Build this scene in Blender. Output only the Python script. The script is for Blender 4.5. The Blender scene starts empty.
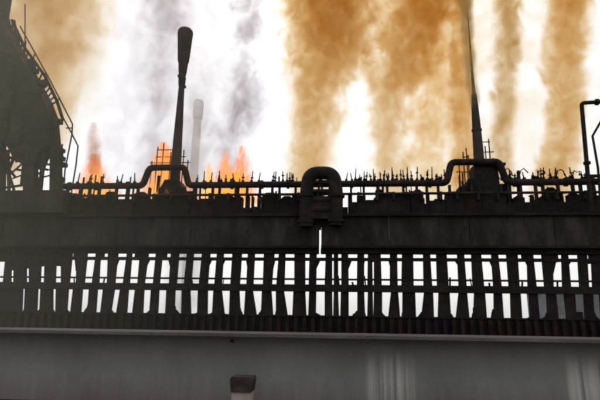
import bpy, math, random
from mathutils import Matrix, Vector, noise
random.seed(7)
R = math.radians
scene = bpy.context.scene
col = scene.collection

# ------------------------------------------------------------------ camera
EYE, FPX = 1.65, 480.0
PITCH, YAW, ROLL = 13.6, 4.9, 0.8
cam_d = bpy.data.cameras.new("camera")
cam = bpy.data.objects.new("camera", cam_d)
col.objects.link(cam)
cam_d.sensor_width = 36.0
cam_d.lens = FPX / 600 * 36.0
cam_d.clip_start, cam_d.clip_end = 0.1, 6000
RM = Matrix.Rotation(R(YAW), 3, 'Z') @ Matrix.Rotation(R(90 + PITCH), 3, 'X') @ Matrix.Rotation(R(ROLL), 3, 'Z')
cam.matrix_world = Matrix.Translation((0, 0, EYE)) @ RM.to_4x4()
scene.camera = cam

# ------------------------------------------------------------------ sky, sun, exposure
SUN_EL, SUN_AZ = 58.0, -8.0         # azimuth from +Y towards +X; behind the battery
w = bpy.data.worlds.new("World")
scene.world = w
w.use_nodes = True
nt = w.node_tree
bg = nt.nodes["Background"]
sky = nt.nodes.new("ShaderNodeTexSky")
sky.sky_type = 'NISHITA'
sky.sun_disc = False
sky.sun_elevation = R(SUN_EL)
sky.sun_rotation = R(SUN_AZ)
sky.dust_density = 4.0
sky.air_density = 1.2
hs = nt.nodes.new("ShaderNodeHueSaturation")      # a milky, smoke-filled overcast
hs.inputs["Saturation"].default_value = 0.22
nt.links.new(sky.outputs[0], hs.inputs["Color"])
ov = nt.nodes.new("ShaderNodeMix")                # thin even cloud over the whole dome
ov.data_type = 'RGBA'
ov.inputs["Factor"].default_value = 0.55
nt.links.new(hs.outputs[0], ov.inputs["A"])
ov.inputs["B"].default_value = (9.6, 9.6, 9.7, 1)
nt.links.new(ov.outputs["Result"], bg.inputs[0])
bg.inputs[1].default_value = 0.15
sun_d = bpy.data.lights.new("sun", 'SUN')
sun_d.energy = 1.5
sun_d.angle = R(10)
sun_d.color = (1.0, 0.95, 0.88)
sun = bpy.data.objects.new("sun", sun_d)
col.objects.link(sun)
sdir = Vector((math.sin(R(SUN_AZ)) * math.cos(R(SUN_EL)), math.cos(R(SUN_AZ)) * math.cos(R(SUN_EL)), math.sin(R(SUN_EL))))
sun.rotation_euler = sdir.to_track_quat('Z', 'Y').to_euler()
sun.location = (0, 0, 60)
vs = scene.view_settings
vs.view_transform, vs.look, vs.exposure, vs.gamma = 'Standard', 'None', -0.2, 1.0
vs.use_curve_mapping = False
scene.cycles.use_denoising = True
scene.cycles.volume_bounces = 3
scene.cycles.max_bounces = 8
scene.cycles.volume_step_rate = 1.0
scene.cycles.filter_width = 2.4


# ------------------------------------------------------------------ helpers
def U(px, py, Y):
    """Point of the plane y = Y that the camera sees at pixel (px, py) of the 600 x 400 photograph."""
    d = RM @ Vector(((px - 300) / FPX, (200 - py) / FPX, -1))
    t = Y / d.y
    return Vector((d.x * t, Y, EYE + d.z * t))


def Z(py, Y, px=300):
    return U(px, py, Y).z


ORIGIN = {}


def tag(o, label=None, cat=None, group=None, kind=None):
    for k, v in (("label", label), ("category", cat), ("group", group), ("kind", kind)):
        if v:
            o[k] = v
    return o


def thing(name, loc, label, cat, group=None):
    o = bpy.data.objects.new(name, None)
    o.empty_display_size = 0.3
    o.location = loc
    col.objects.link(o)
    ORIGIN[o] = Vector(loc)
    return tag(o, label, cat, group)


class MB:
    """Collects shapes in world coordinates and links them as one mesh object."""

    def __init__(s):
        s.v, s.f = [], []

    def add(s, vs_, fs):
        n = len(s.v)
        s.v += [Vector(p) for p in vs_]
        s.f += [tuple(i + n for i in f) for f in fs]
        return s

    def box(s, x0, x1, y0, y1, z0, z1):
        return s.add([(x0, y0, z0), (x1, y0, z0), (x1, y1, z0), (x0, y1, z0), (x0, y0, z1), (x1, y0, z1), (x1, y1, z1), (x0, y1, z1)],
                     [(0, 3, 2, 1), (4, 5, 6, 7), (0, 1, 5, 4), (1, 2, 6, 5), (2, 3, 7, 6), (3, 0, 4, 7)])

    def prism(s, poly, y0, y1):
        """poly: (x, z) outline, anticlockwise seen from -Y"""
        n = len(poly)
        return s.add([(x, y0, z) for x, z in poly] + [(x, y1, z) for x, z in poly],
                     [tuple(range(n)), tuple(range(2 * n - 1, n - 1, -1))] + [(i, i + n, (i + 1) % n + n, (i + 1) % n) for i in range(n)])

    def tube(s, path, r, n=10, caps=True):
        path = [Vector(p) for p in path]
        rs = r if isinstance(r, (list, tuple)) else [r] * len(path)
        rings, up = [], None
        for i, p in enumerate(path):
            a = path[max(i - 1, 0)]
            b = path[min(i + 1, len(path) - 1)]
            t = (b - a).normalized()
            if up is None:
                up = Vector((0, 1, 0)) if abs(t.y) < 0.9 else Vector((1, 0, 0))
            u = (up - t * up.dot(t)).normalized()
            up = u
            q = t.cross(u)
            rings.append([p + (u * math.cos(2 * math.pi * k / n) + q * math.sin(2 * math.pi * k / n)) * rs[i] for k in range(n)])
        fs = [(i * n + k, i * n + (k + 1) % n, (i + 1) * n + (k + 1) % n, (i + 1) * n + k) for i in range(len(path) - 1) for k in range(n)]
        if caps:
            fs += [tuple(range(n - 1, -1, -1)), tuple((len(path) - 1) * n + k for k in range(n))]
        return s.add([p for g in rings for p in g], fs)

    def lathe(s, x, y, prof, n=20):
        """prof: (radius, z) from the bottom up"""
        vs_ = [(x + r * math.cos(2 * math.pi * k / n), y + r * math.sin(2 * math.pi * k / n), z) for r, z in prof for k in range(n)]
        fs = [(i * n + k, i * n + (k + 1) % n, (i + 1) * n + (k + 1) % n, (i + 1) * n + k) for i in range(len(prof) - 1) for k in range(n)]
        fs += [tuple(range(n - 1, -1, -1)), tuple((len(prof) - 1) * n + k for k in range(n))]
        return s.add(vs_, fs)

    def build(s, name, mat, parent=None, smooth=False, base=None):
        xs, ys, zs = zip(*s.v)
        o0 = Vector(base) if base else Vector(((min(xs) + max(xs)) / 2, (min(ys) + max(ys)) / 2, min(zs)))
        me = bpy.data.meshes.new(name)
        me.from_pydata([p - o0 for p in s.v], [], s.f)
        if smooth:
            me.polygons.foreach_set("use_smooth", [True] * len(me.polygons))
            me.set_sharp_from_angle(angle=R(40))
        me.materials.append(mat)
        me.update()
        o = bpy.data.objects.new(name, me)
        col.objects.link(o)
        ORIGIN[o] = o0
        if parent is not None:
            o.parent = parent
            o.location = o0 - ORIGIN[parent]
        else:
            o.location = o0
        return o


def again(o, world):
    """A copy of the part o (same mesh, same parent) with its origin at world."""
    c = o.copy()
    col.objects.link(c)
    ORIGIN[c] = Vector(world)
    c.location = ORIGIN[c] - (ORIGIN[o.parent] if o.parent else Vector())
    return c


def arc(pts, r=0.3, n=5):
    """Rounds the corners of a polyline."""
    pts = [Vector(p) for p in pts]
    out = [pts[0]]
    for a, b, c in zip(pts, pts[1:], pts[2:]):
        u, v = (a - b), (c - b)
        k = min(r, u.length * 0.49, v.length * 0.49)
        p, q = b + u.normalized() * k, b + v.normalized() * k
        for i in range(n + 1):
            t = i / n
            out.append(p * (1 - t) ** 2 + b * 2 * t * (1 - t) + q * t * t)
    out.append(pts[-1])
    return out


# ------------------------------------------------------------------ materials
def ramp(nt, stops):
    n = nt.nodes.new("ShaderNodeValToRGB")
    e = n.color_ramp.elements
    while len(e) < len(stops):
        e.new(0.5)
    for q, (p, c) in zip(e, stops):
        q.position = p
        q.color = (*c, 1)
    return n


def surface(name, c0, c1, c2, scale=1.5, rough=0.85, bump=0.15, metal=0.0, stretch=(1, 1, 1), spec=0.06):
    m = bpy.data.materials.new(name)
    m.use_nodes = True
    t = m.node_tree
    b = t.nodes["Principled BSDF"]
    tc = t.nodes.new("ShaderNodeNewGeometry")
    mp = t.nodes.new("ShaderNodeMapping")
    mp.inputs["Scale"].default_value = stretch
    t.links.new(tc.outputs["Position"], mp.inputs["Vector"])
    n1 = t.nodes.new("ShaderNodeTexNoise")
    n1.inputs["Scale"].default_value = scale
    n1.inputs["Detail"].default_value = 8
    n1.inputs["Roughness"].default_value = 0.65
    t.links.new(mp.outputs[0], n1.inputs["Vector"])
    rp = ramp(t, [(0.3, c0), (0.5, c1), (0.72, c2)])
    t.links.new(n1.outputs["Fac"], rp.inputs[0])
    t.links.new(rp.outputs[0], b.inputs["Base Color"])
    n2 = t.nodes.new("ShaderNodeTexNoise")
    n2.inputs["Scale"].default_value = scale * 9
    n2.inputs["Detail"].default_value = 5
    t.links.new(mp.outputs[0], n2.inputs["Vector"])
    bp = t.nodes.new("ShaderNodeBump")
    bp.inputs["Strength"].default_value = bump
    bp.inputs["Distance"].default_value = 0.03
    t.links.new(n2.outputs["Fac"], bp.inputs["Height"])
    t.links.new(bp.outputs[0], b.inputs["Normal"])
    b.inputs["Roughness"].default_value = rough
    b.inputs["Metallic"].default_value = metal
    b.inputs["Specular IOR Level"].default_value = spec
    return m


M = {}
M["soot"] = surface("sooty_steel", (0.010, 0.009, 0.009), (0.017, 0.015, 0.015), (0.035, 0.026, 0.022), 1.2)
M["pipe"] = surface("sooty_pipe_steel", (0.011, 0.009, 0.009), (0.020, 0.016, 0.016), (0.05, 0.03, 0.022), 2.2, rough=0.7)
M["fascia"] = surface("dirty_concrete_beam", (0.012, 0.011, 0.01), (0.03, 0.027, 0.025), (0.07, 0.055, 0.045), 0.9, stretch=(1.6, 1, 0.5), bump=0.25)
M["rust_firelit"] = surface("rusty_and_firelit_steel", (0.012, 0.009, 0.008), (0.02, 0.013, 0.011), (0.038, 0.021, 0.017), 2.5)  # rust on the ribs; painted flame glow on deck gear at the left
M["stack"] = surface("weathered_stack_steel", (0.03, 0.026, 0.022), (0.05, 0.042, 0.036), (0.07, 0.055, 0.045), 1.3)
M["pale"] = surface("pale_concrete_chimney", (0.5, 0.5, 0.5), (0.56, 0.55, 0.56), (0.62, 0.6, 0.6), 0.3)
M["bunker"] = surface("grey_green_bunker_plate", (0.012, 0.012, 0.009), (0.025, 0.024, 0.018), (0.055, 0.048, 0.036), 0.9)
M["coping"] = surface("grey_steel_coping", (0.07, 0.062, 0.058), (0.1, 0.092, 0.088), (0.14, 0.128, 0.12), 2.0, stretch=(0.4, 1, 1))
M["shed"] = surface("far_shed_sheet", (0.14, 0.15, 0.16), (0.19, 0.2, 0.21), (0.25, 0.26, 0.27), 0.8)
M["ground"] = surface("dusty_red_ground", (0.035, 0.025, 0.02), (0.065, 0.045, 0.036), (0.11, 0.085, 0.07), 0.8, bump=0.6)
M["bollard"] = surface("bare_concrete_post", (0.26, 0.2, 0.17), (0.34, 0.27, 0.24), (0.42, 0.35, 0.31), 5)
M["cap"] = surface("dark_post_cap", (0.025, 0.02, 0.018), (0.045, 0.035, 0.031), (0.07, 0.055, 0.05), 6)


def wall_material():
    m = surface("grey_painted_wall", (0.17, 0.17, 0.165), (0.225, 0.228, 0.224), (0.285, 0.288, 0.283), 0.7, rough=0.6, stretch=(1, 1, 0.5), bump=0.1)
    t = m.node_tree
    b = t.nodes["Principled BSDF"]
    base = b.inputs["Base Color"].links[0].from_socket
    geo = t.nodes.new("ShaderNodeNewGeometry")
    sp = t.nodes.new("ShaderNodeSeparateXYZ")
    t.links.new(geo.outputs["Position"], sp.inputs[0])

    def math_(op, a, b2):
        n = t.nodes.new("ShaderNodeMath")
        n.operation = op
        for i, q in enumerate((a, b2)):
            if isinstance(q, (int, float)):
                n.inputs[i].default_value = q
            else:
                t.links.new(q, n.inputs[i])
        return n.outputs[0]

    # two paler bands broken into vertical streaks, stronger low down
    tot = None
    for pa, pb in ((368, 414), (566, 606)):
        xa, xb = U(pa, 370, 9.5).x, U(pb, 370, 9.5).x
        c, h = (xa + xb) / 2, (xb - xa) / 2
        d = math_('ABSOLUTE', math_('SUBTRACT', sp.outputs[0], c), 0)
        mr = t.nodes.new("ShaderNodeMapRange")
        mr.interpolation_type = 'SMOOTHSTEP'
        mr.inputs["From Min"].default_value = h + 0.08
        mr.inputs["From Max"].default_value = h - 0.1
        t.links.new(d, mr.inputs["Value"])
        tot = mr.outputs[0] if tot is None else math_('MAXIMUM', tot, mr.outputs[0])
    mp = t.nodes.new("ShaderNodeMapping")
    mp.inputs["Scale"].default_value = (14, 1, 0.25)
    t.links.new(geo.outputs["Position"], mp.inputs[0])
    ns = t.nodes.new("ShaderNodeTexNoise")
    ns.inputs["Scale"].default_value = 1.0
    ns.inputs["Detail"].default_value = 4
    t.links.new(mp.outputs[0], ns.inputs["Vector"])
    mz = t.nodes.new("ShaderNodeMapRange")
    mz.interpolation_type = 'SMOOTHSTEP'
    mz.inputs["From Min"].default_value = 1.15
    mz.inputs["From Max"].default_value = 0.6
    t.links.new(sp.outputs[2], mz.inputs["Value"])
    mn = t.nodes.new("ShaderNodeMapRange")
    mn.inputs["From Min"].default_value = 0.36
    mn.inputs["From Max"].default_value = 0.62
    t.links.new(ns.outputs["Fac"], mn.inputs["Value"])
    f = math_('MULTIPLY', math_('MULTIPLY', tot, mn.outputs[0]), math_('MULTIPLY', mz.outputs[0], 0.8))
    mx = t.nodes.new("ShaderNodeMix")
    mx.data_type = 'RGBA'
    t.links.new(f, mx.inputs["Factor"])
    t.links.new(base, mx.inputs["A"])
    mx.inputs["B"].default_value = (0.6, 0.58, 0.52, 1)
    # reddish dust splashed up the foot of the wall
    mf = t.nodes.new("ShaderNodeMapRange")
    mf.inputs["From Min"].default_value = 0.5
    mf.inputs["From Max"].default_value = 0.0
    t.links.new(math_('ADD', sp.outputs[2], math_('MULTIPLY', math_('SUBTRACT', ns.outputs["Fac"], 0.5), 0.5)), mf.inputs["Value"])
    mx2 = t.nodes.new("ShaderNodeMix")
    mx2.data_type = 'RGBA'
    t.links.new(math_('MULTIPLY', mf.outputs[0], 0.55), mx2.inputs["Factor"])
    t.links.new(mx.outputs["Result"], mx2.inputs["A"])
    mx2.inputs["B"].default_value = (0.14, 0.075, 0.06, 1)
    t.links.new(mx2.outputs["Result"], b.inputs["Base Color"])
    return m


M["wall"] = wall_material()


def smoke_mat(name, trans, dens, scat=(0.8, 0.8, 0.8), scat_d=0.05, scale=0.3, lo=0.4, hi=0.62, stretch=(1, 1, 0.5), seed=0.0, step=0.35, aniso=0.3, fade=None, dist=0.6):
    """Absorbing + scattering smoke. trans: colour let through; fade: (z0, z1) world heights over which it thins out."""
    m = bpy.data.materials.new(name)
    m.use_nodes = True
    t = m.node_tree
    t.nodes.remove(t.nodes["Principled BSDF"])
    out = t.nodes["Material Output"]
    geo = t.nodes.new("ShaderNodeNewGeometry")
    mp = t.nodes.new("ShaderNodeMapping")
    mp.inputs["Scale"].default_value = stretch
    mp.inputs["Location"].default_value = (seed, seed * 1.7, seed * 0.6)
    t.links.new(geo.outputs["Position"], mp.inputs[0])
    n = t.nodes.new("ShaderNodeTexNoise")
    n.inputs["Scale"].default_value = scale
    n.inputs["Detail"].default_value = 5
    n.inputs["Roughness"].default_value = 0.6
    n.inputs["Distortion"].default_value = dist
    t.links.new(mp.outputs[0], n.inputs["Vector"])
    mr = t.nodes.new("ShaderNodeMapRange")
    mr.interpolation_type = 'SMOOTHSTEP'
    mr.inputs["From Min"].default_value = lo
    mr.inputs["From Max"].default_value = hi
    t.links.new(n.outputs["Fac"], mr.inputs["Value"])
    d = mr.outputs[0]
    if fade:
        sp = t.nodes.new("ShaderNodeSeparateXYZ")
        t.links.new(geo.outputs["Position"], sp.inputs[0])
        mz = t.nodes.new("ShaderNodeMapRange")
        mz.interpolation_type = 'SMOOTHSTEP'
        mz.inputs["From Min"].default_value, mz.inputs["From Max"].default_value = fade
        t.links.new(sp.outputs[2], mz.inputs["Value"])
        mu = t.nodes.new("ShaderNodeMath")
        mu.operation = 'MULTIPLY'
        t.links.new(d, mu.inputs[0])
        t.links.new(mz.outputs[0], mu.inputs[1])
        d = mu.outputs[0]

    def scaled(k):
        q = t.nodes.new("ShaderNodeMath")
        q.operation = 'MULTIPLY'
        t.links.new(d, q.inputs[0])
        q.inputs[1].default_value = k
        return q.outputs[0]

    va = t.nodes.new("ShaderNodeVolumeAbsorption")
    va.inputs["Color"].default_value = (*trans, 1)
    t.links.new(scaled(dens), va.inputs["Density"])
    last = va.outputs[0]
    if scat_d > 0:
        vsn = t.nodes.new("ShaderNodeVolumeScatter")
        vsn.inputs["Color"].default_value = (*scat, 1)
        vsn.inputs["Anisotropy"].default_value = aniso
        t.links.new(scaled(scat_d), vsn.inputs["Density"])
        ad = t.nodes.new("ShaderNodeAddShader")
        t.links.new(last, ad.inputs[0])
        t.links.new(vsn.outputs[0], ad.inputs[1])
        last = ad.outputs[0]
    t.links.new(last, out.inputs["Volume"])
    m.cycles.volume_step_rate = step
    return m


# ------------------------------------------------------------------ ground
g = MB()
xs_ = [-3000, -60, -30, 0, 30, 60, 3000]
ys_ = [-3000, -20, 5, 20, 40, 80, 3000]
g.add([(x, y, 0) for y in ys_ for x in xs_], [(j * 7 + i, j * 7 + i + 1, j * 7 + i + 8, j * 7 + i + 7) for j in range(6) for i in range(6)])
tag(g.build("ground", M["ground"], base=(0, 0, 0)), kind="structure")

# ------------------------------------------------------------------ low wall close to the camera
WY = 9.5
OH = .8
zt = Z(334.6, WY - OH)
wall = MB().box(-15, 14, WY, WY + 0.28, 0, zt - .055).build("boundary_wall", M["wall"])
tag(wall, "long low grey wall across the foreground with a pale projecting coping", "wall")
x = -15.0
first = None
while x < 13.9:
    if first is None:
        first = MB().box(x, x + 2.893, WY - OH, WY + 0.42, zt - .055, zt).build("coping", M["coping"], wall)
    else:
        again(first, ORIGIN[first] + Vector((x + 15.0, 0, 0)))
    x += 2.9
p = U(243.5, 376, 8.2)
bol = thing("bollard", (p.x, 8.2, 0), "short square concrete post with a dark cap in front of the grey wall", "post")
h = p.z
pst = MB().box(p.x - .15, p.x + .15, 8.05, 8.35, 0, h - .23)
pst.build("post", M["bollard"], bol)
MB().prism([(p.x - .16, h - .23), (p.x + .16, h - .23), (p.x + .185, h - .04), (p.x + .165, h), (p.x - .165, h), (p.x - .185, h - .04)], 8.02, 8.38).build("cap", M["cap"], bol)
q = U(232, 341, WY - 0.02)
st = MB().tube([(q.x, WY, q.z), (q.x, WY - .05, q.z)], 0.035, 8).build("bolt_stub", M["cap"], wall)

# ------------------------------------------------------------------ the battery: plinth, columns, rails, beam, deck
Y0, CD = 20.0, 0.14
XL, XR = U(-60, 250, Y0).x, U(660, 250, Y0).x
zb, zm0, zm1, zu = Z(315, Y0), Z(291.5, Y0), Z(284.5, Y0), Z(253.5, Y0)
zf0, zf1 = Z(248, Y0), Z(217.5, Y0)
bat = thing("oven_battery", (0, Y0, 0), "long black coke oven battery of close set columns under a deep beam", "industrial building")
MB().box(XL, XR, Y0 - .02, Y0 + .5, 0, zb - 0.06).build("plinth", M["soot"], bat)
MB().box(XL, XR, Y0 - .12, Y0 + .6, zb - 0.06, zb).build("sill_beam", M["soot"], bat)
rib = None
k = 0
xx = XL + .1
while xx < XR:
    if rib is None:
        rib = MB().prism([(xx, 0.3), (xx + .15, 0.3), (xx + .15, zb - .16), (xx + .11, zb - .08), (xx + .04, zb - .08), (xx, zb - .16)], Y0 - .22, Y0 - .02).build("rib", M["rust_firelit"], bat)
    else:
        again(rib, ORIGIN[rib] + Vector((xx - XL - .1, 0, 0)))
    xx += .345

# gaps: upper top (xl, xr), upper bottom, lower top, lower bottom, lowest/highest y seen in the upper opening
gaps = [
    ((0, 6), (-3, 3), None, None, 264), ((12, 14), (11.5, 13.5), None, None, 273), ((27, 29), (27, 29), (23.5, 25), (22, 23.5), 271),
    ((42, 45), (41, 44), (38.5, 40.5), (37, 39), 269), ((57, 61), (56, 61), (53.5, 56), (53, 55), 268), ((73, 77), (70, 76), (69, 73), (67, 70), 261),
    ((88, 96), (85, 92), (83, 89), (81, 87), 0), ((101, 108), (99.5, 107), (98, 103), (96, 100), 261), ((118.5, 127), (115.5, 123), (115, 120), (111, 116), 0),
    ((132.5, 140), (130, 137.5), (129, 135), (127, 132), 259), ((149, 156), (145, 153), (144.5, 151), (143, 149), 0), ((163, 171), (160, 169), (159.5, 166.5), (158, 165), 260),
    ((179.5, 187), (177, 184), (175.5, 182), (174.5, 181), 0), ((194, 202), (191.5, 199), (190.5, 198), (191, 197), 0), ((210.5, 217), (208, 214.5), (208, 213.5), (207.5, 212), 0),
    ((224, 232.5), (222, 230.5), (222, 230), (224.5, 229), 0), ((242, 248), (240, 246.5), (239.5, 245.5), (240.5, 244), 0), ((255, 264), (253.5, 263), (253, 262), (256.5, 261), 0),
    ((274.5, 279), (272, 276.5), (271.5, 276), (273, 276), 0), ((285.5, 294.5), (284.5, 294.5), (284, 293.5), (287.5, 292.5), 0), ((301, 302), (301, 302), None, None, 263),
    ((305, 310), (305, 309), (305, 309.5), (306, 308.5), 0), ((316.5, 326), (316, 325), (316, 325), (315.5, 325), 0), ((332, 334), (332, 334), (332, 334), (332.3, 333.5), 0),
    ((338, 341.5), (338, 341.5), (338, 341), (338.8, 340.5), 0), ((348, 357.5), (348.5, 357), (348.5, 357.5), (348.5, 357.5), 0), ((364, 368), (364, 367.5), (364, 368), (365, 367.5), 0),
    ((372, 374), (372.5, 374), (372.5, 374), (373, 373.6), 262), ((380.5, 390), (381.5, 390), (382, 391), (382, 388.5), 0), ((397, 402), (397.5, 401.5), (398, 402.5), (400, 402.5), 0),
    ((413, 423), (413.5, 423.5), (415, 424), (416, 421.5), 0), ((430, 436), (432, 437), (433, 438.5), (434, 438), 0), ((446.5, 457), (448.5, 458.5), (449.5, 458.5), (451, 456), 0),
    ((464, 471), (466.5, 472.5), (467, 474), (469.5, 473.5), 0), ((481, 491), (484, 493), (485, 493.5), (487, 494), 0), ((498, 506), (501.5, 508.5), (502, 510), (504, 511), 0),
    ((517.5, 526.5), (519.5, 527.5), (520.5, 528.5), (522.5, 530), 258), ((533, 541), (536.5, 544), (537.5, 546), (540, 547.5), 0), ((552.5, 561), (553.5, 562), (556, 563.5), (559, 566.5), 262),
    ((568, 577), (571, 579), (575, 583), (577, 585), 0), ((587, 590.5), (589, 592), (593, 599), (595, 601), 262),
]
SL = {253: .0026, 284: .0081, 291: .0095, 318: .0142}   # how far the horizontals fall per pixel to the right


def gx(px, py, side):
    yy = py + SL[py] * (px - 300)
    back = (side == 'L' and px < 300) or (side == 'R' and px >= 300)
    px += .3 if side == 'L' else -.3
    return U(px, yy, Y0 + (CD if back else 0)).x


def edge(gp, side):
    i = 0 if side == 'L' else 1
    a, b, c, d = gp[:4]
    pts = [(gx(a[i], 253, side), zu), (gx(b[i], 284, side), zm1)]
    if c is None:
        e = (gx(sum(b) / 2, 291, 'L'), gx(sum(b) / 2, 318, 'L'))
        pts += [(e[0], zm0), (e[1], zb)]
    else:
        pts += [(gx(c[i], 291, side), zm0), (gx(d[i], 318, side), zb)]
    return pts


prev = [(XL, zu), (XL, zm1), (XL, zm0), (XL, zb)]
for i, gp in enumerate(gaps + [None]):
    nxt = edge(gp, 'L') if gp else [(XR, zu), (XR, zm1), (XR, zm0), (XR, zb)]
    # outline anticlockwise from -Y: left side downwards, right side upwards
    for (a, b) in ((0, 1), (2, 3)):
        poly = [prev[b], nxt[b], nxt[a], prev[a]]
        if poly[1][0] - poly[0][0] > .004 or poly[2][0] - poly[3][0] > .004:
            if poly[1][0] - poly[0][0] < .01:
                poly[1] = (poly[0][0] + .01, poly[1][1])
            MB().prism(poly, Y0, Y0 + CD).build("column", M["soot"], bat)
    if gp:
        L, Rr = edge(gp, 'L'), edge(gp, 'R')
        if gp[4]:                                   # a plate closes the upper part of this opening
            zc = Z(gp[4] + .003 * (gp[0][0] - 300), Y0)
            top = zu
            if gp[4] in (261, 259, 260, 258, 262) and gp[0][0] > 60:
                top = Z(257.8, Y0)                  # ... leaving a chink at the top
            if top > zc + .02:
                MB().prism([(L[1][0] - .02, zc), (Rr[1][0] + .02, zc + random.uniform(-.04, .1)), (Rr[0][0] + .02, top), (L[0][0] - .02, top)], Y0 + .03, Y0 + .09).build("infill_plate", M["soot"], bat)
        rnd = random.random
        if gp[4] in (261, 259, 260, 258, 262) and gp[0][0] > 60:       # a chink only, not the whole slit
            a_, b_ = L[0][0], Rr[0][0]
            f0, f1 = (0, .5) if rnd() < .5 else (.45, 1)
            MB().box(a_ + (b_ - a_) * f0 - .03, a_ + (b_ - a_) * f1 + .03, Y0 + .035, Y0 + .08, Z(258.2, Y0), zu + .02).build("infill_plate", M["soot"], bat)
        if gp[2]:
            wu, wl = Rr[1][0] - L[1][0], Rr[3][0] - L[3][0]
            zt3 = Z(261, Y0)
            if rnd() < .55 and wu > .12:           # bent gusset in an upper corner of the opening
                h3, w3 = random.uniform(.15, .5), wu * random.uniform(.15, .45)
                if rnd() < .5:
                    MB().prism([(Rr[0][0] + .03, zt3 - h3), (Rr[0][0] + .03, zt3 + .02), (Rr[0][0] - w3, zt3 + .02)], Y0 + .04, Y0 + .09).build("gusset", M["soot"], bat)
                else:
                    MB().prism([(L[0][0] - .04, zt3 - h3), (L[0][0] + w3, zt3 + .02), (L[0][0] - .04, zt3 + .02)], Y0 + .04, Y0 + .09).build("gusset", M["soot"], bat)
            if rnd() < .4 and wu > .1:             # hanging valve rod
                xr = L[1][0] + wu * random.uniform(.1, .9)
                MB().tube([(xr, Y0 + .06, zm1), (xr + random.uniform(-.05, .05), Y0 + .06, zm1 + random.uniform(.12, .4))], random.uniform(.02, .045), 5).build("valve_rod", M["soot"], bat)
            if wl > .07 and rnd() < .8:            # broken valve gear at the foot of the opening
                hh, sg = random.uniform(.06, .36), random.choice((1, 1, -1))
                x0_ = Rr[3][0] + .03 if sg > 0 else L[3][0] - .03
                pl = [(0, 0), (-wl * random.uniform(.5, 1), 0), (-wl * random.uniform(.35, .6), hh * .45), (-wl * random.uniform(.15, .4), hh * .6), (-wl * .2, hh), (0, hh * random.uniform(.9, 1.3))]
                pl = [(x0_ + a_ * sg, zb - .02 + b_) for a_, b_ in pl]
                if sg > 0:
                    pl = pl[::-1]
                    pl = pl[::-1]
                MB().prism(pl if sg < 0 else [pl[0]] + pl[:0:-1], Y0 + .02, Y0 + .1).build("valve_stub", M["soot"], bat)
    prev = edge(gp, 'R') if gp else prev
MB().box(XL, XR, Y0 - .1, Y0 + CD + .05, zm0, zm1).build("middle_beam", M["soot"], bat)
MB().box(XL, XR, Y0 - .03, Y0 + .03, Z(261, Y0), Z(257.6, Y0)).build("upper_rail", M["soot"], bat)
MB().box(XL, XR, Y0 - .02, Y0 + .02, Z(280.2, Y0), Z(278.2, Y0)).build("lower_rail", M["soot"], bat)
hx0, hx1 = U(318.9, 252, Y0).x, U(320.7, 252, Y0).x
MB().box(XL, hx0, Y0 - .1, Y0 + .3, zu, zf0 - .03).build("head_beam", M["soot"], bat)
MB().box(hx1, XR, Y0 - .1, Y0 + .3, zu, zf0 - .03).build("head_beam", M["soot"], bat)
# deep concrete beam, cast in lengths, with one open joint
FY = Y0 - .25
sx0, sx1 = U(319.0, 240, FY).x, U(320.9, 240, FY).x
zs = Z(229, FY)
cuts = [XL, U(60, 235, FY).x, U(190, 235, FY).x, sx0, sx1, U(389, 235, FY).x, U(470, 235, FY).x, U(555, 235, FY).x, XR]
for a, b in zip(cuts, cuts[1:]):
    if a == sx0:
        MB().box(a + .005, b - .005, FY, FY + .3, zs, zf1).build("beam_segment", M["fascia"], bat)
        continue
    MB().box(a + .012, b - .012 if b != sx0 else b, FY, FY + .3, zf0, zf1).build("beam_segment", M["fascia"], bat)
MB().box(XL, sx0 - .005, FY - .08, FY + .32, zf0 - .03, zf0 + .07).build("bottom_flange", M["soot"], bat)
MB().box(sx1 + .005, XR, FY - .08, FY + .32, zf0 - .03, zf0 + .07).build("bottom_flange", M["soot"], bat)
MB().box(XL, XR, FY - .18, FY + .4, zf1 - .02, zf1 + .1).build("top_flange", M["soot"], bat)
for px in (389,):
    a = U(px, 232, FY)
    MB().tube([(a.x, FY - .03, zf0 + .3), (a.x, FY - .03, zf1 - .02)], .014, 6).build("conduit", M["coping"], bat)
MB().box(XL, XR, FY + .4, 22.5, zf1 + .02, zf1 + .1).build("deck_plate", M["soot"], bat)
brk = None
for k in range(14):
    xx = XL + (XR - XL) * (k + .3) / 14
    if brk is None:
        brk = MB().add([(xx - .06, FY + .3, zf1 + .02), (xx - .06, 22.3, zf1 + .02), (xx - .06, FY + .3, zf1 - .7), (xx + .06, FY + .3, zf1 + .02), (xx + .06, 22.3, zf1 + .02), (xx + .06, FY + .3, zf1 - .7)],
                       [(0, 1, 2), (3, 5, 4), (0, 3, 4, 1), (1, 4, 5, 2), (2, 5, 3, 0)]).build("deck_bracket", M["soot"], bat)
        x00 = xx
    else:
        again(brk, ORIGIN[brk] + Vector((xx - x00, 0, 0)))
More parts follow.
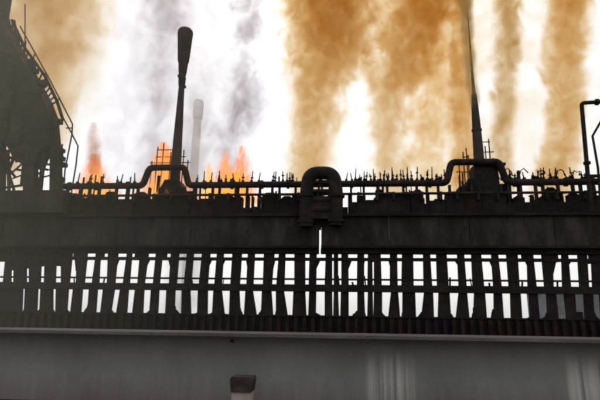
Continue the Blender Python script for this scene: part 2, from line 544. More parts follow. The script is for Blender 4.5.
# equipment along the deck edge: parapet plates with holes between
DY = 20.1
holes = [(114, 118, 199, 204), (242, 247, 197, 207), (249, 251, 197, 207), (253, 257, 198, 206), (259, 263, 197, 208), (340, 348, 193, 207), (352, 357, 196, 202), (366, 374, 198, 200),
         (425, 429, 195, 204), (430, 435, 196, 201), (441, 446, 195, 200), (507, 515, 196, 204), (526, 533, 197, 203), (535, 540, 198, 201), (558, 563, 196, 203), (565, 570, 197, 203), (581, 586, 198, 203)]
zp0 = zf1 + .1
cur = -40
for (a, b, t0, b0) in holes + [(650, 650, 0, 0)]:
    while cur < a - .5:                              # plates and boxes between two holes
        nx = min(a, cur + random.uniform(9, 20))
        if a - nx < 5:
            nx = a
        ty = random.uniform(191.5, 197.5)
        A, B = U(cur, 200, DY).x, U(nx, 200, DY).x
        zt_ = Z(ty + .002 * (cur - 300), DY, 300) - .0
        dy = random.uniform(0, .12)
        m = M["rust_firelit"] if 70 < cur < 240 or random.random() < .25 else M["soot"]  # red-brown at the left paints in the flame glow; elsewhere rust
        kind = random.random()
        mb = MB()
        mb.box(A, B - .01, DY + dy, DY + dy + .35, zp0, zt_ - .08)
        if kind < .5:
            mb.prism([(A + .04, zt_ - .08), (B - .06, zt_ - .08), (B - .14, zt_), (A + .12, zt_)], DY + dy + .04, DY + dy + .3)
        mb.build("valve_box" if kind < .5 else "parapet_plate", m, bat)
        cur = nx
    if a < 640:
        A, B = U(a, 200, DY).x, U(b, 200, DY).x
        MB().box(A, B - .01, DY + .05, DY + .3, zp0, Z(b0, DY)).build("parapet_plate", M["soot"], bat)
        cur = b

# ------------------------------------------------------------------ gas main along the deck, with its levers
GY = 20.35
zg = Z(184.3, GY)
gm = thing("gas_main", (0, GY, zg), "long horizontal gas pipe running the length of the battery deck, looped over at two stacks", "pipe")


def loop(pl, pr, yt):
    xa, xb = U(pl, 175, GY).x, U(pr, 175, GY).x
    zt_ = U((pl + pr) / 2, yt, GY).z
    return [(xa - .25, GY, zg), (xa, GY, zt_), (xb, GY, zt_), (xb + .25, GY, zg)]


path = [(U(62, 186, GY).x, GY, zg)] + loop(149, 184, 167.5) + loop(452, 500, 162) + [(XR, GY, zg)]
gp_ = MB().tube(arc(path, .2), .15, 12).build("pipe", M["pipe"], gm, smooth=True)
fl = None
for px in (70, 97, 128, 205, 232, 262, 288, 352, 378, 404, 430, 515, 540, 566, 592):
    xx = U(px, 184, GY).x
    if fl is None:
        fl = MB().tube([(xx - .05, GY, zg), (xx + .05, GY, zg)], .205, 12).build("flange", M["pipe"], gp_)
        x00 = xx
    else:
        again(fl, ORIGIN[fl] + Vector((xx - x00, 0, 0)))
br = None
for px in range(66, 600, 12):
    if 296 < px < 345:
        continue
    xx = U(px + random.uniform(-3, 3), 190, GY).x
    if br is None:
        br = MB().box(xx - .05, xx + .05, GY - .08, GY + .08, zf1 + .06, zg - .1).build("support", M["pipe"], gm)
        x00 = xx
    else:
        again(br, ORIGIN[br] + Vector((xx - x00, 0, 0)))
# levers: straight spindles and bent handles
lev = []
for px in (78, 89, 91, 103, 118, 121, 135, 143): lev.append((px, random.uniform(8, 13), 's'))
for px in (197, 204, 211, 219, 226, 234, 243, 259, 275, 283, 287, 293, 305): lev.append((px, random.uniform(7, 13), 's'))
for px in (352, 355, 359, 364, 371, 374, 380, 384, 388, 392, 397, 401, 404, 408, 412, 417, 422, 427, 432, 437, 441, 445): lev.append((px, random.uniform(6, 15), 's'))
for k in range(46): lev.append((random.choice((random.uniform(346, 448), random.uniform(505, 600), random.uniform(192, 300))), random.uniform(4, 13), 's'))
for px in (508, 524, 542, 561, 577): lev.append((px, 11, 'h'))
for px in (515, 533, 551, 567, 585): lev.append((px, 6, 's'))
S = GY / FPX * 1.03
for px, hpx, kind in lev:
    xx = U(px, 180, GY).x
    hh = hpx * S
    z0 = zg + .12
    mb = MB()
    if kind == 's':
        lean = random.uniform(-.07, .07)
        mb.tube([(xx, GY, z0), (xx + lean, GY, z0 + hh)], [.035, .022], 6)
        mb.box(xx - .05, xx + .05, GY - .07, GY + .07, z0 - .02, z0 + .09)
        if random.random() < .6:
            zz = z0 + hh * random.uniform(.3, .6)
            mb.box(xx + lean * .4 - .06, xx + lean * .4 + .06, GY - .03, GY + .03, zz, zz + .05)
    else:
        k1, k2 = random.uniform(.6, 1.1), random.uniform(.25, .7)
        mb.tube([(xx - .22, GY, z0), (xx - .1 * k1, GY, z0 + hh * .8), (xx + .03, GY, z0 + hh * k1), (xx + .1 + .05 * k1, GY, z0 + hh * .75), (xx + .19 * k1, GY, z0 + hh * k2)], .026, 6)
        mb.box(xx - .29, xx - .15, GY - .07, GY + .07, z0 - .02, z0 + .14)
    mb.build("valve_lever", M["pipe"], gm)

SY = 20.0
zsv = Z(194.3, SY)
sv = thing("service_pipe", (0, SY, zsv), "thin service pipe below the gas main in front of the valve boxes", "pipe")
MB().tube([(U(64, 195, SY).x, SY, zsv), (XR, SY, zsv)], .06, 8).build("pipe", M["pipe"], sv, smooth=True)
clip = None
for k in range(26):
    xx = U(70 + k * 20.5 + random.uniform(-6, 6), 195, SY).x
    if clip is None:
        clip = MB().box(xx - .05, xx + .05, SY - .07, SY + .09, zsv - .3, zsv + .07).build("clip", M["pipe"], sv)
        x00 = xx
    else:
        again(clip, ORIGIN[clip] + Vector((xx - x00, 0, 0)))

rnd = random.random
for k in range(140):
    px = random.uniform(66, 600)
    if 298 < px < 345 or any(a_ - 3 < px < b_ + 3 for a_, b_, _c, _d in holes):
        continue
    xx, yy = U(px, 195, 20.55).x, 20.55 + random.uniform(0, .3)
    r_ = random.random()
    if r_ < .6:
        zt2 = Z(random.uniform(180, 193) if rnd() < .7 else random.uniform(171, 180), 20.6)
        MB().tube([(xx, yy, zp0), (xx + random.uniform(-.08, .08), yy, zt2)], random.uniform(.02, .05), 6).build("upright", M["pipe"], bat)
    else:
        wd = random.uniform(.1, .32)
        zt2 = Z(random.uniform(189, 196), 20.6)
        MB().prism([(xx - wd, zp0), (xx + wd, zp0), (xx + wd, zt2 - .1), (xx + wd * .5, zt2), (xx - wd * .6, zt2), (xx - wd, zt2 - .06)], yy, yy + .2).build("valve_box", M["rust_firelit"] if px < 250 else M["pipe"], bat)  # left-hand boxes coloured red-brown as if lit by the flames

# ------------------------------------------------------------------ crossover pipe, an upside-down U hung over the beam
CY = 19.35
cb = U(321, 228, CY)
cp = thing("crossover_pipe", (cb.x, CY, cb.z), "thick upside-down U pipe arching over the deck edge in the centre", "pipe")
pts = [U(306, 227, CY), U(306.5, 190, CY), U(309.5, 173, CY), U(333.5, 173, CY), U(336.5, 190, CY), U(336, 226, CY)]
cpp = MB().tube(arc(pts, .55, 7), .28, 14).build("pipe", M["pipe"], cp, smooth=True)
for px, py in ((306, 222), (336, 221), (306.5, 196), (336.7, 196)):
    a = U(px, py, CY)
    MB().tube([a - Vector((0, 0, .06)), a + Vector((0, 0, .06))], .34, 14).build("flange", M["pipe"], cpp)
for py, r in ((182.5, .1), (191.5, .1), (200, .16), (210, .16)):
    a, b = U(306, py, CY), U(337, py, CY)
    MB().tube([(a.x, CY, a.z), (b.x, CY, a.z)], r, 10).build("cross_tube", M["pipe"], cp, smooth=True)
for px, ln in ((313, -.12), (317.5, .12), (323, -.1), (328.5, .1)):
    a, b = U(px, 201, CY), U(px, 172, CY)
    MB().tube([a, b + Vector((ln, 0, 0))], .055, 6).build("stay", M["pipe"], cp)
a = U(321, 207, CY)
MB().box(a.x - .55, a.x + .55, CY - .1, CY + .1, U(321, 219, CY).z, U(321, 199, CY).z).build("valve_plate", M["pipe"], cp)

# ------------------------------------------------------------------ flare stack on the left
FSY = 20.9
b0 = U(174.2, 192, FSY)
fs = thing("flare_stack", (b0.x, FSY, zf1 + .06), "tall leaning flare stack with a flared tip at the left of the deck", "chimney")


def zf(py):
    return U(180, py, FSY).z


SC = FSY / FPX
prof = [(5.6 * SC, zf1 + .06), (5.4 * SC, zf(160)), (4.6 * SC, zf(130)), (3.6 * SC, zf(100)), (3.2 * SC, zf(86))]
MB().lathe(b0.x, FSY, prof).build("shaft", M["stack"], fs, smooth=True)
MB().lathe(b0.x, FSY, [(3.57 * SC, zf(86)), (4.09 * SC, zf(82)), (3.78 * SC, zf(76)), (4.62 * SC, zf(72)), (5.34 * SC, zf(64)), (6.38 * SC, zf(61)), (6.84 * SC, zf(56)), (8.00 * SC, zf(42)), (8.70 * SC, zf(34)), (8.47 * SC, zf(31.5)), (6.96 * SC, zf(30.0)), (6.73 * SC, zf(31.5))]).build("flare_tip", M["stack"], fs, smooth=True)
MB().lathe(b0.x, FSY, [(4.3 * SC, zf(79)), (4.3 * SC, zf(78))]).build("collar", M["stack"], fs)
a = Vector((b0.x, FSY, zf(77)))
MB().box(a.x - 5.0 * SC, a.x - 2.6 * SC, FSY - .06, FSY + .06, a.z, a.z + .12).build("lug", M["stack"], fs)
a = Vector((b0.x, FSY, zf(88)))
MB().box(a.x + 2.6 * SC, a.x + 4.8 * SC, FSY - .06, FSY + .06, a.z, a.z + .12).build("lug", M["stack"], fs)
mb = MB().box(b0.x - .55, b0.x + .55, FSY - .5, FSY + .5, zf1 + .06, zf(190))
mb.prism([(b0.x - .5, zf(190)), (b0.x + .5, zf(190)), (b0.x + .32, zf(182)), (b0.x - .32, zf(182))], FSY - .45, FSY + .45)
mb.build("base_block", M["soot"], fs)

# vent stack on the right, thinning to a mast that the smoke swallows
VY = 20.9
v0 = U(481.5, 192, VY)
vst = thing("vent_stack", (v0.x, VY, zf1 + .06), "tapering dark vent stack rising into orange smoke on the right", "chimney")


def zv(py):
    return U(475, py, VY).z


MB().lathe(v0.x, VY, [(5.8 * SC, zf1 + .06), (5.3 * SC, zv(160)), (4.5 * SC, zv(130)), (3.6 * SC, zv(108)), (2.6 * SC, zv(94))]).build("shaft", M["stack"], vst, smooth=True)
MB().lathe(v0.x, VY, [(2.0 * SC, zv(96)), (1.3 * SC, zv(70)), (.8 * SC, zv(30)), (.4 * SC, zv(8))], 10).build("mast", M["stack"], vst, smooth=True)
MB().lathe(v0.x, VY, [(5.2 * SC, zv(131)), (5.2 * SC, zv(129.5))]).build("collar", M["stack"], vst)
mb = MB().box(v0.x - .62, v0.x + .62, VY - .55, VY + .5, zf1 + .06, zv(182))
mb.build("base_block", M["soot"], vst)
MB().prism([(v0.x - .42, zv(182)), (v0.x + .7, zv(182)), (v0.x + .6, zv(172)), (v0.x + .2, zv(166)), (v0.x - .3, zv(166))], VY - .4, VY + .4).build("valve_body", M["soot"], vst)
MB().box(v0.x + .3, v0.x + 1.0, VY - .4, VY + .4, zv(168), zv(165.5)).build("platform", M["soot"], vst)
MB().box(v0.x - 1.0, v0.x - .35, VY - .35, VY + .35, zf1 + .06, zv(188)).build("side_box", M["soot"], vst)
MB().box(v0.x + .65, v0.x + 1.15, VY - .35, VY + .35, zf1 + .06, zv(186)).build("side_box", M["soot"], vst)

# pipe scaffolds around the two stacks
def scaffold(label, Y, ups, bars, base):
    a = U(ups[0][0], 185, Y)
    o = thing("scaffold_frame", (a.x, Y, base), label, "scaffold", "scaffold frames by the stacks")
    for px, py in ups:
        t = U(px, py, Y)
        MB().tube([(t.x, Y, base), (t.x, Y, t.z)], .03, 6).build("upright", M["pipe"], o)
    for pa, pb, py in bars:
        a, b = U(pa, py, Y), U(pb, py, Y)
        MB().tube([(a.x, Y, a.z), (b.x, Y, a.z)], .024, 6).build("crossbar", M["pipe"], o)


scaffold("thin pipe scaffold among flames beside the flared stack", 21.6, ((152, 161), (158, 147), (164, 143), (171, 152), (184, 150), (188, 160)), ((157, 172, 150), (150, 190, 163), (156, 186, 157)), zf1 + .06)
scaffold("thin pipe scaffold beside the tapering stack on the right", 21.6, ((459, 165), (463, 152), (466, 148), (468, 155), (485, 146), (488.5, 139), (493, 158), (497, 164)), ((462, 468, 157), (481, 490, 142), (456, 472, 172), (484, 494, 152)), zf1 + .06)

# distant pale chimney behind the smoke
DYC = 48
d0 = U(190, 230, DYC)
dc = thing("distant_chimney", (d0.x, DYC, 0), "pale grey chimney far behind the white smoke left of centre", "chimney")
sd = DYC / FPX
zd = lambda py: U(192, py, DYC).z
MB().lathe(d0.x, DYC, [(5.2 * sd, 0), (4.6 * sd, zd(190)), (4.2 * sd, zd(119))]).build("shaft", M["pale"], dc, smooth=True)
MB().lathe(d0.x, DYC, [(5.0 * sd, zd(119)), (5.6 * sd, zd(116)), (5.6 * sd, zd(103)), (5.0 * sd, zd(101))]).build("head", M["pale"], dc, smooth=True)

# ------------------------------------------------------------------ coal bunker and its stair on the left
BY = 19.2
BD = 0.9
b1 = U(30, 200, BY)
bk = thing("coal_bunker", (b1.x, BY, zf1 + .1), "dark steel coal bunker with sloping side standing at the left end", "bunker")


def X2(pts, back=True):
    out = []
    for px, py, bflag in pts:
        a = U(px, py, BY + (BD if bflag else 0))
        out.append((a.x, a.z))
    return out


# outline anticlockwise seen from the camera
body = X2([(-60, 132, 0), (2, 137, 0), (14, 160, 0), (22, 164, 0), (33, 163, 0), (37, 153, 0), (44, 150, 0), (50, 156, 1), (61.5, 152, 1), (59, 120, 1), (53, 104, 1), (42, 84, 1), (31, 64, 1), (20, 44, 1), (9, 20, 1), (12, 0, 1), (12, -60, 1), (-60, -60, 0)])
MB().prism(body, BY, BY + BD).build("body", M["bunker"], bk)
for pts in ([(49, 205, 0), (63.5, 205, 1), (62, 152, 1), (58.5, 118, 1), (50, 130, 0)], [(23, 205, 0), (34, 205, 0), (33, 158, 0), (22, 158, 0)], [(-9, 205, 0), (0, 205, 0), (1, 130, 0), (-8, 130, 0)]):
    o_ = [U(a, b, BY + .05 + (.38 if c else 0)) for a, b, c in pts]
    MB().prism([(max(q.x, -99), max(q.z, zf1 + .1)) for q in o_], BY + .05, BY + .43).build("leg", M["bunker"], bk)
for ya, yb in ((186, 206), ):
    MB().box(U(-60, 180, BY).x, U(66, 180, BY).x, BY + .02, BY + .5, zf1 + .1, U(30, ya + 4, BY).z).build("base_beam", M["bunker"], bk)
for (xa, ya, xb, yb, r) in ((36, 168, 48, 170, .05), (44, 153, 40, 192, .1), (0, 145, 14, 190, .06), (8, 150, 9, 195, .07)):
    MB().tube([U(xa, ya, BY + .2), U(xb, yb, BY + .2)], r, 6).build("brace", M["bunker"], bk)
for py in (20, 58, 96, 130):
    a = U(-60, py, BY)
    xr = {20: 5, 58: 22, 96: 44, 130: 55}[py]
    b = U(xr, py, BY)
    MB().box(a.x, b.x, BY - .06, BY - .002, a.z, a.z + .12).build("stiffener", M["bunker"], bk)

edge_px = [(9, 20), (20, 44), (31, 64), (42, 84), (53, 104), (59, 120), (61.5, 152), (63, 190)]
for k in range(26):                                   # pipes, brackets and boxes fixed along the sloping side
    f = random.random() * (len(edge_px) - 1)
    i = int(f)
    ex = edge_px[i][0] + (edge_px[i + 1][0] - edge_px[i][0]) * (f - i)
    ey = edge_px[i][1] + (edge_px[i + 1][1] - edge_px[i][1]) * (f - i)
    a = U(ex + random.uniform(-4, 1), ey, BY + .45)
    if k % 3 == 0:
        MB().box(a.x - random.uniform(.1, .4), a.x + random.uniform(.08, .2), BY + .3, BY + .6, a.z, a.z + random.uniform(.15, .45)).build("bracket", M["bunker"], bk)
    else:
        b = U(ex + random.uniform(-9, 2), ey + random.uniform(-26, 26), BY + .45)
        b.x = min(b.x, a.x + .35)
        MB().tube([a, b], random.uniform(.03, .07), 6).build("brace", M["bunker"], bk)
for k in range(22):                                   # bracing and boxes under the hopper
    a, b = U(random.uniform(-4, 60), random.uniform(140, 186), BY + .25), U(random.uniform(-4, 60), random.uniform(150, 192), BY + .25)
    if (b - a).length > 1.3:
        b = a + (b - a).normalized() * 1.3
    MB().tube([a, b], random.uniform(.025, .07), 6).build("brace", M["bunker"], bk)
for k in range(9):                                    # plates and ducts standing proud of the face
    py = random.uniform(50, 135)
    hgt, wid = random.uniform(.3, .8), random.uniform(.15, .5)
    a = U(random.uniform(-6, max(-5, (py - 20) * .52 - 24)), py, BY)
    MB().box(a.x - wid, a.x + wid, BY - random.uniform(.05, .25), BY - .003, a.z - hgt, a.z + hgt).build("duct_box", M["bunker"], bk)

TY = 20.2
sb = U(62, 115, TY)
stair = thing("bunker_stair", (sb.x, TY, zf1 + .1), "steep steel stair with handrails climbing the sloping side of the bunker", "stair")
line = [(12, 20), (25, 48), (45, 76), (57, 101), (63, 120)]
MB().tube([U(px, py, TY) for px, py in line], .075, 6).build("stringer", M["bunker"], stair)
line2 = [(13, 36), (24, 60), (40, 86), (50, 106)]
MB().tube([U(px, py, TY) for px, py in line2], .05, 6).build("stringer", M["bunker"], stair)
for k in range(17):
    f = k / 16
    i = min(int(f * 3), 2)
    g_ = f * 3 - i
    a = Vector((*line[i], 0)).lerp(Vector((*line[i + 1], 0)), g_)
    b = Vector((*line2[i], 0)).lerp(Vector((*line2[i + 1], 0)), g_)
    MB().tube([U(a.x, a.y, TY), U(b.x, b.y, TY)], .04, 5).build("tread", M["bunker"], stair)
for pl in ([(20, 26), (50, 80), (72.5, 124), (72, 134), (65, 170), (64, 182)], [(60, 112), (71, 132), (78, 146), (76, 165), (73, 183)]):
    MB().tube([U(px, py, TY - .1) for px, py in pl], .035, 6).build("handrail", M["bunker"], stair, smooth=True)
for (xa, ya, xb, yb) in ((25, 46, 25, 4), (33, 60, 35, 53), (45, 77, 46, 72), (57, 101, 60, 98), (66, 128, 72, 128)):
    MB().tube([U(xa, ya, TY), U(xb, yb, TY - .1)], .028, 6).build("rail_post", M["bunker"], stair)

# ------------------------------------------------------------------ bent pipes at the right end
PY_ = 19.6
a = U(590.5, 200, PY_)
bp_ = thing("gooseneck_pipe", (a.x, PY_, zf1 + .1), "tall gooseneck pipe bent over at the right end of the deck", "pipe")
pts = [(a.x, PY_, zf1 + .1), U(588, 178, PY_), U(581.5, 103, PY_), U(612, 101, PY_)]
gpp = MB().tube(arc(pts, .12, 3), .085, 10).build("pipe", M["pipe"], bp_, smooth=True)
c = U(597, 102, PY_)
MB().tube([c - Vector((.05, 0, 0)), c + Vector((.05, 0, 0))], .14, 10).build("flange", M["pipe"], gpp)
c = U(587, 163, PY_)
MB().tube([c - Vector((0, 0, .05)), c + Vector((0, 0, .05))], .14, 10).build("flange", M["pipe"], gpp)
a = U(599.5, 200, PY_)
hp = thing("cranked_pipe", (a.x, PY_, zf1 + .1), "thinner cranked pipe beside the gooseneck pipe at the picture's right edge", "pipe")
MB().tube([(a.x, PY_, zf1 + .1), U(598, 168, PY_), U(592.5, 136, PY_), U(604, 116, PY_), U(612, 112, PY_)], .05, 8).build("pipe", M["pipe"], hp, smooth=True)
c = U(596, 176, PY_)
MB().box(c.x - .3, c.x + .3, PY_ - .05, PY_ + .05, c.z - .06, c.z + .06).build("clamp", M["pipe"], hp)

# far shed seen through the last openings on the right
HY = 62
ha, hb = U(552, 300, HY), U(680, 300, HY)
sh = thing("far_shed", (ha.x, HY, 0), "low grey shed far behind the last columns on the right", "building")
hz = U(580, 291, HY).z
MB().box(ha.x, hb.x, HY, HY + 8, 0, hz).build("wall", M["shed"], sh)
MB().prism([(ha.x - .3, hz), (hb.x + .3, hz), (hb.x + .3, hz + .15), (ha.x - .3, hz + .15)], HY - .4, HY + 8.4).build("roof", M["soot"], sh)
for k in range(4):
    xx = ha.x + 2 + k * 3.6
    MB().box(xx, xx + 1.4, HY - .05, HY - .002, 1.2, 2.6).build("window", M["soot"], sh)


# ------------------------------------------------------------------ smoke, flames
veil_m = smoke_mat("drifting_veil", (0.2, 0.2, 0.1), .002, (.86, .84, .66), .0105, .12, .15, .6, stretch=(1, 1, 1), seed=51.0, step=1.0, aniso=.2)
t_ = veil_m.node_tree
ge_ = t_.nodes.new("ShaderNodeNewGeometry")
sp_ = t_.nodes.new("ShaderNodeSeparateXYZ")
t_.links.new(ge_.outputs["Position"], sp_.inputs[0])
fx_ = t_.nodes.new("ShaderNodeMapRange")
fx_.interpolation_type = 'SMOOTHSTEP'
fx_.inputs["From Min"].default_value, fx_.inputs["From Max"].default_value = -0.5, -13.0
t_.links.new(sp_.outputs[0], fx_.inputs["Value"])
sc_ = next(n for n in t_.nodes if n.bl_idname == "ShaderNodeVolumeScatter")
src_ = sc_.inputs["Density"].links[0].from_socket
mu_ = t_.nodes.new("ShaderNodeMath")
mu_.operation = 'MULTIPLY'
t_.links.new(src_, mu_.inputs[0])
t_.links.new(fx_.outputs[0], mu_.inputs[1])
t_.links.new(mu_.outputs[0], sc_.inputs["Density"])
tag(MB().box(-24, 2.5, 4, 18.6, -.5, 24).build("smoke_haze", veil_m), "thin yellow-grey smoke drifting across the left half of the yard", "smoke", kind="stuff")

def plume_centre(t, geo, axis, Y, dscale):
    """Distance from the plume's own axis (1 at its nominal edge), as nodes; axis: [(z, x, radius)] upwards."""
    N = t.nodes.new
    sp = N("ShaderNodeSeparateXYZ")
    t.links.new(geo, sp.inputs[0])
    zs_, xs_, rs_ = zip(*axis)
    z0, z1, x0, x1, rm = min(zs_), max(zs_), min(xs_) - .5, max(xs_) + .5, max(rs_)

    def mt(op, a, b=None):
        n = N("ShaderNodeMath")
        n.operation = op
        for k, q in enumerate((a, b)):
            if q is None:
                continue
            if isinstance(q, (int, float)):
                n.inputs[k].default_value = q
            else:
                t.links.new(q, n.inputs[k])
        return n.outputs[0]

    def curve(vals, lo, hi):
        c = N("ShaderNodeFloatCurve")
        pts = c.mapping.curves[0].points
        ps = [((z - z0) / (z1 - z0), (v - lo) / (hi - lo)) for z, v in zip(zs_, vals)]
        pts[0].location, pts[1].location = ps[0], ps[-1]
        for p_ in ps[1:-1]:
            pts.new(*p_)
        c.mapping.update()
        t.links.new(zn, c.inputs["Value"])
        return mt('ADD', mt('MULTIPLY', c.outputs[0], hi - lo), lo)

    zn = mt('DIVIDE', mt('SUBTRACT', sp.outputs[2], z0), z1 - z0)
    xc = curve(xs_, x0, x1)
    rr = curve(rs_, 0.0, rm)
    dx = mt('DIVIDE', mt('SUBTRACT', sp.outputs[0], xc), rr)
    dy = mt('DIVIDE', mt('SUBTRACT', sp.outputs[1], Y), mt('MULTIPLY', rr, dscale))
    return mt('SQRT', mt('ADD', mt('MULTIPLY', dx, dx), mt('MULTIPLY', dy, dy))), mt, zn


def billow_mat(name, axis, Y, dscale, trans, dens, scat, scat_d, scale, amp, seed, soft=.5, stretch=(1, 1, .8), step=.3, inner=(.55, 1.15)):
    """Smoke whose edge is torn by the same turbulence that makes its billows."""
    m = bpy.data.materials.new(name)
    m.use_nodes = True
    t = m.node_tree
    t.nodes.remove(t.nodes["Principled BSDF"])
    out = t.nodes["Material Output"]
    geo = t.nodes.new("ShaderNodeNewGeometry").outputs["Position"]
    mp = t.nodes.new("ShaderNodeMapping")
    mp.inputs["Scale"].default_value = stretch
    mp.inputs["Location"].default_value = (seed, seed * 1.7, seed * .6)
    t.links.new(geo, mp.inputs[0])
    n = t.nodes.new("ShaderNodeTexNoise")
    n.inputs["Scale"].default_value = scale
    n.inputs["Detail"].default_value = 5
    n.inputs["Roughness"].default_value = .62
    n.inputs["Distortion"].default_value = .9
    t.links.new(mp.outputs[0], n.inputs["Vector"])
    rho, mt, zn = plume_centre(t, geo, axis, Y, dscale)
    e = mt('ADD', rho, mt('MULTIPLY', mt('SUBTRACT', n.outputs["Fac"], .5), -2 * amp))
    mr = t.nodes.new("ShaderNodeMapRange")
    mr.interpolation_type = 'SMOOTHSTEP'
    mr.inputs["From Min"].default_value = 1.0
    mr.inputs["From Max"].default_value = 1.0 - soft
    t.links.new(e, mr.inputs["Value"])
    mi = t.nodes.new("ShaderNodeMapRange")
    mi.inputs["From Min"].default_value, mi.inputs["From Max"].default_value = .33, .67
    mi.inputs["To Min"].default_value, mi.inputs["To Max"].default_value = inner
    t.links.new(n.outputs["Fac"], mi.inputs["Value"])
    d = mt('MULTIPLY', mr.outputs[0], mi.outputs[0])
    va = t.nodes.new("ShaderNodeVolumeAbsorption")
    va.inputs["Color"].default_value = (*trans, 1)
    t.links.new(mt('MULTIPLY', d, dens), va.inputs["Density"])
    vsn = t.nodes.new("ShaderNodeVolumeScatter")
    vsn.inputs["Color"].default_value = (*scat, 1)
    vsn.inputs["Anisotropy"].default_value = .25
    t.links.new(mt('MULTIPLY', d, scat_d), vsn.inputs["Density"])
    ad = t.nodes.new("ShaderNodeAddShader")
    t.links.new(va.outputs[0], ad.inputs[0])
    t.links.new(vsn.outputs[0], ad.inputs[1])
    t.links.new(ad.outputs[0], out.inputs["Volume"])
    m.cycles.volume_step_rate = step
    return m


def plume_axis(prof, Y):
    out = []
    for py, l, r in prof:
        a, b = U(l, py, Y), U(r, py, Y)
        out.append(((a.z + b.z) / 2, (a.x + b.x) / 2, max((b - a).length / 2, .02)))
    return out


def plume(name, label, cat, Y, axis, mat, dscale=0.8, lump=0.22, seed=0.0, group=None, grow=1.0):
    """axis: [(z, x, radius)]; a lumpy closed column standing at depth Y that holds the smoke."""
    n, sub = 18, 5
    P = []
    for a, b in zip(axis, axis[1:]):
        for k in range(sub):
            P.append(Vector(a).lerp(Vector(b), k / sub))
    P.append(Vector(axis[-1]))
    rings = []
    for z, xc, rad in P:
        ring = []
        for k in range(n):
            th = 2 * math.pi * k / n
            q = noise.fractal(Vector((math.cos(th) * 1.1 + seed, math.sin(th) * 1.1, z * .28 + seed * 3)), 0.8, 2.0, 3)
            rr = rad * grow * (1 + lump * q)
            ring.append((xc + rr * math.cos(th), Y + rr * dscale * math.sin(th), z))
        rings.append(ring)
    mb = MB()
    m = len(rings)
    fs = [(i * n + k, i * n + (k + 1) % n, (i + 1) * n + (k + 1) % n, (i + 1) * n + k) for i in range(m - 1) for k in range(n)]
    fs += [tuple(range(n - 1, -1, -1)), tuple((m - 1) * n + k for k in range(n))]
    mb.add([p for g_ in rings for p in g_], fs)
    c0 = rings[0]
    o = mb.build(name, mat, None, smooth=True, base=(sum(p[0] for p in c0) / n, Y, c0[0][2]))
    return tag(o, label, cat, group)


OR = (0.82, 0.55, 0.06)
SMG = "smoke plumes rising behind the deck"


def smoke(label, Y, prof, trans, dens, scat, sd_, scale, amp, seed, soft=.5, dscale=.8, name="smoke_plume", group=SMG, **kw):
    ax = plume_axis(prof, Y)
    plume(name, label, "smoke", Y, ax, billow_mat("smoke_" + str(int(seed * 10)), ax, Y, dscale, trans, dens, scat, sd_, scale, amp, seed, soft, **kw),
          dscale, .05, seed * .37, group, grow=1.0 + amp * .36)


TAN = (.92, .68, .36)
smoke("broad orange smoke column rising just behind the crossover pipe", 26.5,
      [(215, 290, 328), (170, 282, 338), (120, 282, 346), (85, 280, 356), (55, 276, 384), (0, 270, 394), (-60, 258, 398), (-160, 240, 420)],
      OR, .8, TAN, .28, .95, .8, 1.0)
smoke("dense orange smoke column right of the centre, merging at the top", 28.5,
      [(215, 374, 410), (170, 366, 414), (120, 362, 412), (90, 360, 424), (55, 362, 450), (0, 374, 470), (-60, 382, 492), (-160, 390, 510)],
      OR, .76, TAN, .28, .9, .85, 4.3)
smoke("pale broken orange smoke between the dense columns and the right stack", 33,
      [(215, 400, 462), (170, 398, 466), (120, 396, 470), (60, 398, 474), (0, 404, 476), (-60, 400, 480), (-160, 395, 500)],
      OR, .5, TAN, .08, .75, 1.9, 8.1, soft=.9)
smoke("narrow orange smoke column swallowing the foot of the vent stack", 26,
      [(215, 450, 488), (170, 448, 488), (120, 446, 480), (60, 446, 474), (0, 448, 474), (-60, 446, 478), (-160, 440, 490)],
      OR, 1.5, TAN, .26, .95, .8, 11.7)
smoke("small brown smoke wisp wrapped around the thin top of the vent stack", 20.9,
      [(110, 470, 480), (95, 465, 481), (70, 461, 479), (40, 459, 477), (10, 456, 476), (-20, 454, 476)],
      OR, 4.0, TAN, 5.0, 1.2, .5, 13.4, soft=.8)
smoke("ragged yellow-brown smoke column just right of the vent stack", 28.5,
      [(215, 482, 518), (170, 482, 518), (120, 486, 522), (60, 488, 524), (0, 488, 526), (-60, 484, 530), (-160, 476, 536)],
      (.7, .47, .05), 1.35, TAN, .2, .85, .85, 15.2, soft=.7)
smoke("tall orange-brown smoke column nearest the right end of the battery", 26.5,
      [(215, 526, 580), (170, 530, 584), (120, 540, 590), (60, 538, 591), (0, 540, 596), (-60, 532, 600), (-160, 525, 615)],
      OR, 1.1, TAN, .3, .95, .8, 19.9)
smoke("thin golden haze filling the gaps between the smoke columns on the right", 42,
      [(212, 336, 640), (150, 340, 640), (80, 350, 640), (0, 350, 640), (-60, 350, 640), (-140, 350, 640)],
      (.88, .68, .32), .11, (.95, .88, .7), .05, .45, 2.4, 61.0, soft=1.3, dscale=.25)
smoke("hazy tan smoke drifting behind the coal bunker", 27,
      [(205, -40, 30), (165, -30, 46), (130, -10, 88), (90, -6, 104), (50, -14, 112), (0, -20, 122), (-60, -30, 130), (-160, -40, 140)],
      (.74, .52, .14), .55, (.92, .8, .55), .08, .55, .7, 23.0, soft=.9)
GREY = (.47, .42, .44)
smoke("grey sooty wisp curling up above the flames left of centre", 28,
      [(185, 212, 244), (160, 208, 242), (120, 210, 266), (90, 222, 270), (60, 230, 262), (20, 228, 266), (-40, 225, 285)],
      GREY, .8, (.8, .8, .82), .06, .85, 1.7, 27.5, soft=1.0)
smoke("pale grey smoke streak left of the flared stack", 29,
      [(190, 124, 172), (150, 134, 174), (100, 136, 178), (50, 136, 188), (0, 134, 200), (-60, 126, 210)],
      GREY, .42, (.8, .8, .82), .06, .75, 1.5, 31.3, soft=1.0)
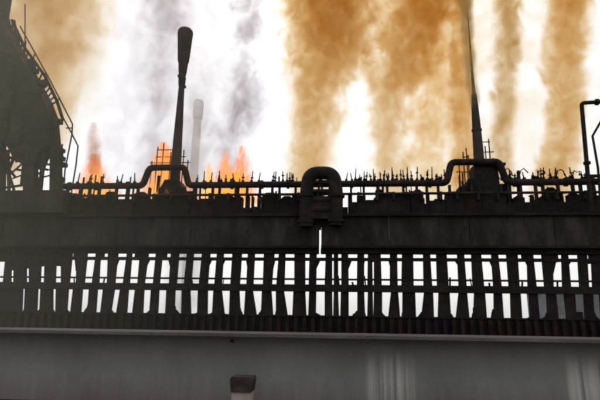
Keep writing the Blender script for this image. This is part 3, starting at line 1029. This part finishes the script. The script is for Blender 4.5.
smoke("wide pale lavender smoke bank between the bunker stair and the orange smoke", 37,
      [(212, 60, 290), (150, 62, 294), (100, 66, 298), (40, 70, 300), (0, 74, 300), (-60, 70, 300)],
      (.76, .71, .73), .2, (.95, .94, .95), .05, .5, 1.6, 35.8, soft=1.2, dscale=.35)
smoke("dim white smoke hiding the foot of the distant pale chimney", 43,
      [(330, 158, 206), (214, 166, 216), (170, 168, 216), (130, 174, 212), (105, 178, 210), (85, 184, 206)],
      (.8, .8, .8), .04, (.98, .98, .99), .9, .6, .8, 47.0, soft=.9)
smoke("small brown puff above the leftmost flame", 21.7,
      [(174, 86, 102), (162, 84, 103), (150, 84, 103), (138, 85, 102), (122, 90, 98)],
      (.6, .32, .15), 2.6, (.6, .4, .3), .1, 1.4, .7, 43.0, soft=.9, name="smoke_puff", group=None)

FY_ = 22.0
def flame_mat(name, axis, hot, cool, s_, dens, amp, seed):
    m = bpy.data.materials.new(name)
    m.use_nodes = True
    t = m.node_tree
    t.nodes.remove(t.nodes["Principled BSDF"])
    out = t.nodes["Material Output"]
    geo = t.nodes.new("ShaderNodeNewGeometry").outputs["Position"]
    mp = t.nodes.new("ShaderNodeMapping")
    mp.inputs["Scale"].default_value = (1, 1, .34)
    mp.inputs["Location"].default_value = (seed, 0, seed)
    t.links.new(geo, mp.inputs[0])
    n = t.nodes.new("ShaderNodeTexNoise")
    n.inputs["Scale"].default_value = 3.0
    n.inputs["Detail"].default_value = 4
    n.inputs["Distortion"].default_value = 2.0
    t.links.new(mp.outputs[0], n.inputs["Vector"])
    rho, mt, zn = plume_centre(t, geo, axis, FY_, .8)
    e = mt('ADD', rho, mt('MULTIPLY', mt('SUBTRACT', n.outputs["Fac"], .5), -2 * amp))
    mr = t.nodes.new("ShaderNodeMapRange")
    mr.interpolation_type = 'SMOOTHSTEP'
    mr.inputs["From Min"].default_value = 1.0
    mr.inputs["From Max"].default_value = -.1
    t.links.new(e, mr.inputs["Value"])
    rp = ramp(t, [(.35, cool), (.6, cool), (1.0, hot)])
    t.links.new(mt('ADD', mt('MULTIPLY', mr.outputs[0], .55), mt('MULTIPLY', mt('SUBTRACT', 1.0, zn), .5)), rp.inputs[0])
    va = t.nodes.new("ShaderNodeVolumeAbsorption")
    va.inputs["Color"].default_value = (.05, 0, 0, 1)
    t.links.new(mt('MULTIPLY', mr.outputs[0], dens), va.inputs["Density"])
    em = t.nodes.new("ShaderNodeEmission")
    t.links.new(rp.outputs[0], em.inputs["Color"])
    t.links.new(mt('MULTIPLY', mr.outputs[0], s_), em.inputs["Strength"])
    a2 = t.nodes.new("ShaderNodeAddShader")
    t.links.new(va.outputs[0], a2.inputs[0])
    t.links.new(em.outputs[0], a2.inputs[1])
    t.links.new(a2.outputs[0], out.inputs["Volume"])
    m.cycles.volume_step_rate = .35
    return m


HOT, COOL = (1.0, .74, .24), (1.0, .33, .05)
YH, YC = (1.0, .8, .3), (1.0, .5, .08)


def flame(label, prof, hot, cool, s_, d, seed, amp=1.3):
    ax = plume_axis(prof, FY_)
    plume("flame", label, "flame", FY_, ax, flame_mat("flame_fire", ax, hot, cool, s_, d, amp, seed), .8, .05, seed, "flames on the battery deck", grow=1.0 + amp * .34)


flame("leftmost flame, thin and orange, below a brown puff near the bunker stair", [(203, 70, 122), (192, 74, 118), (182, 80, 112), (172, 84, 107), (162, 87, 103), (154, 90, 99)], HOT, COOL, 7.0, 5.5, 3.1, 1.8)
flame("broad orange flame around the foot of the flared stack", [(203, 134, 200), (192, 140, 194), (180, 146, 188), (166, 150, 184), (154, 154, 176), (142, 160, 168)], HOT, COOL, 7.0, 5.5, 5.7, 1.8)
flame("small bright yellow flame just right of the flared stack", [(203, 194, 222), (192, 199, 220), (182, 202, 217), (172, 204, 214), (162, 207, 211)], YH, YC, 9.0, 6.5, 9.2, 1.4)
flame("orange-red left fork of the flame under the grey wisp", [(203, 206, 242), (192, 211, 240), (182, 214, 238), (172, 216, 234), (162, 219, 231), (150, 222, 227)], HOT, COOL, 6.5, 5, 12.4, 1.8)
flame("tallest orange-red flame, right fork under the grey wisp", [(203, 224, 262), (192, 227, 257), (182, 229, 254), (172, 231, 252), (161, 234, 250), (146, 238, 246)], HOT, (1.0, .24, .03), 6.5, 5, 16.9, 1.8)
fs.rotation_euler.y = -R(0.35)
flame("low yellow flame spreading along the pipe under the grey wisp", [(203, 204, 262), (194, 212, 256), (186, 218, 252), (178, 224, 248), (172, 230, 244)], YH, (1.0, .45, .07), 9.0, 7.0, 21.3, 1.5)
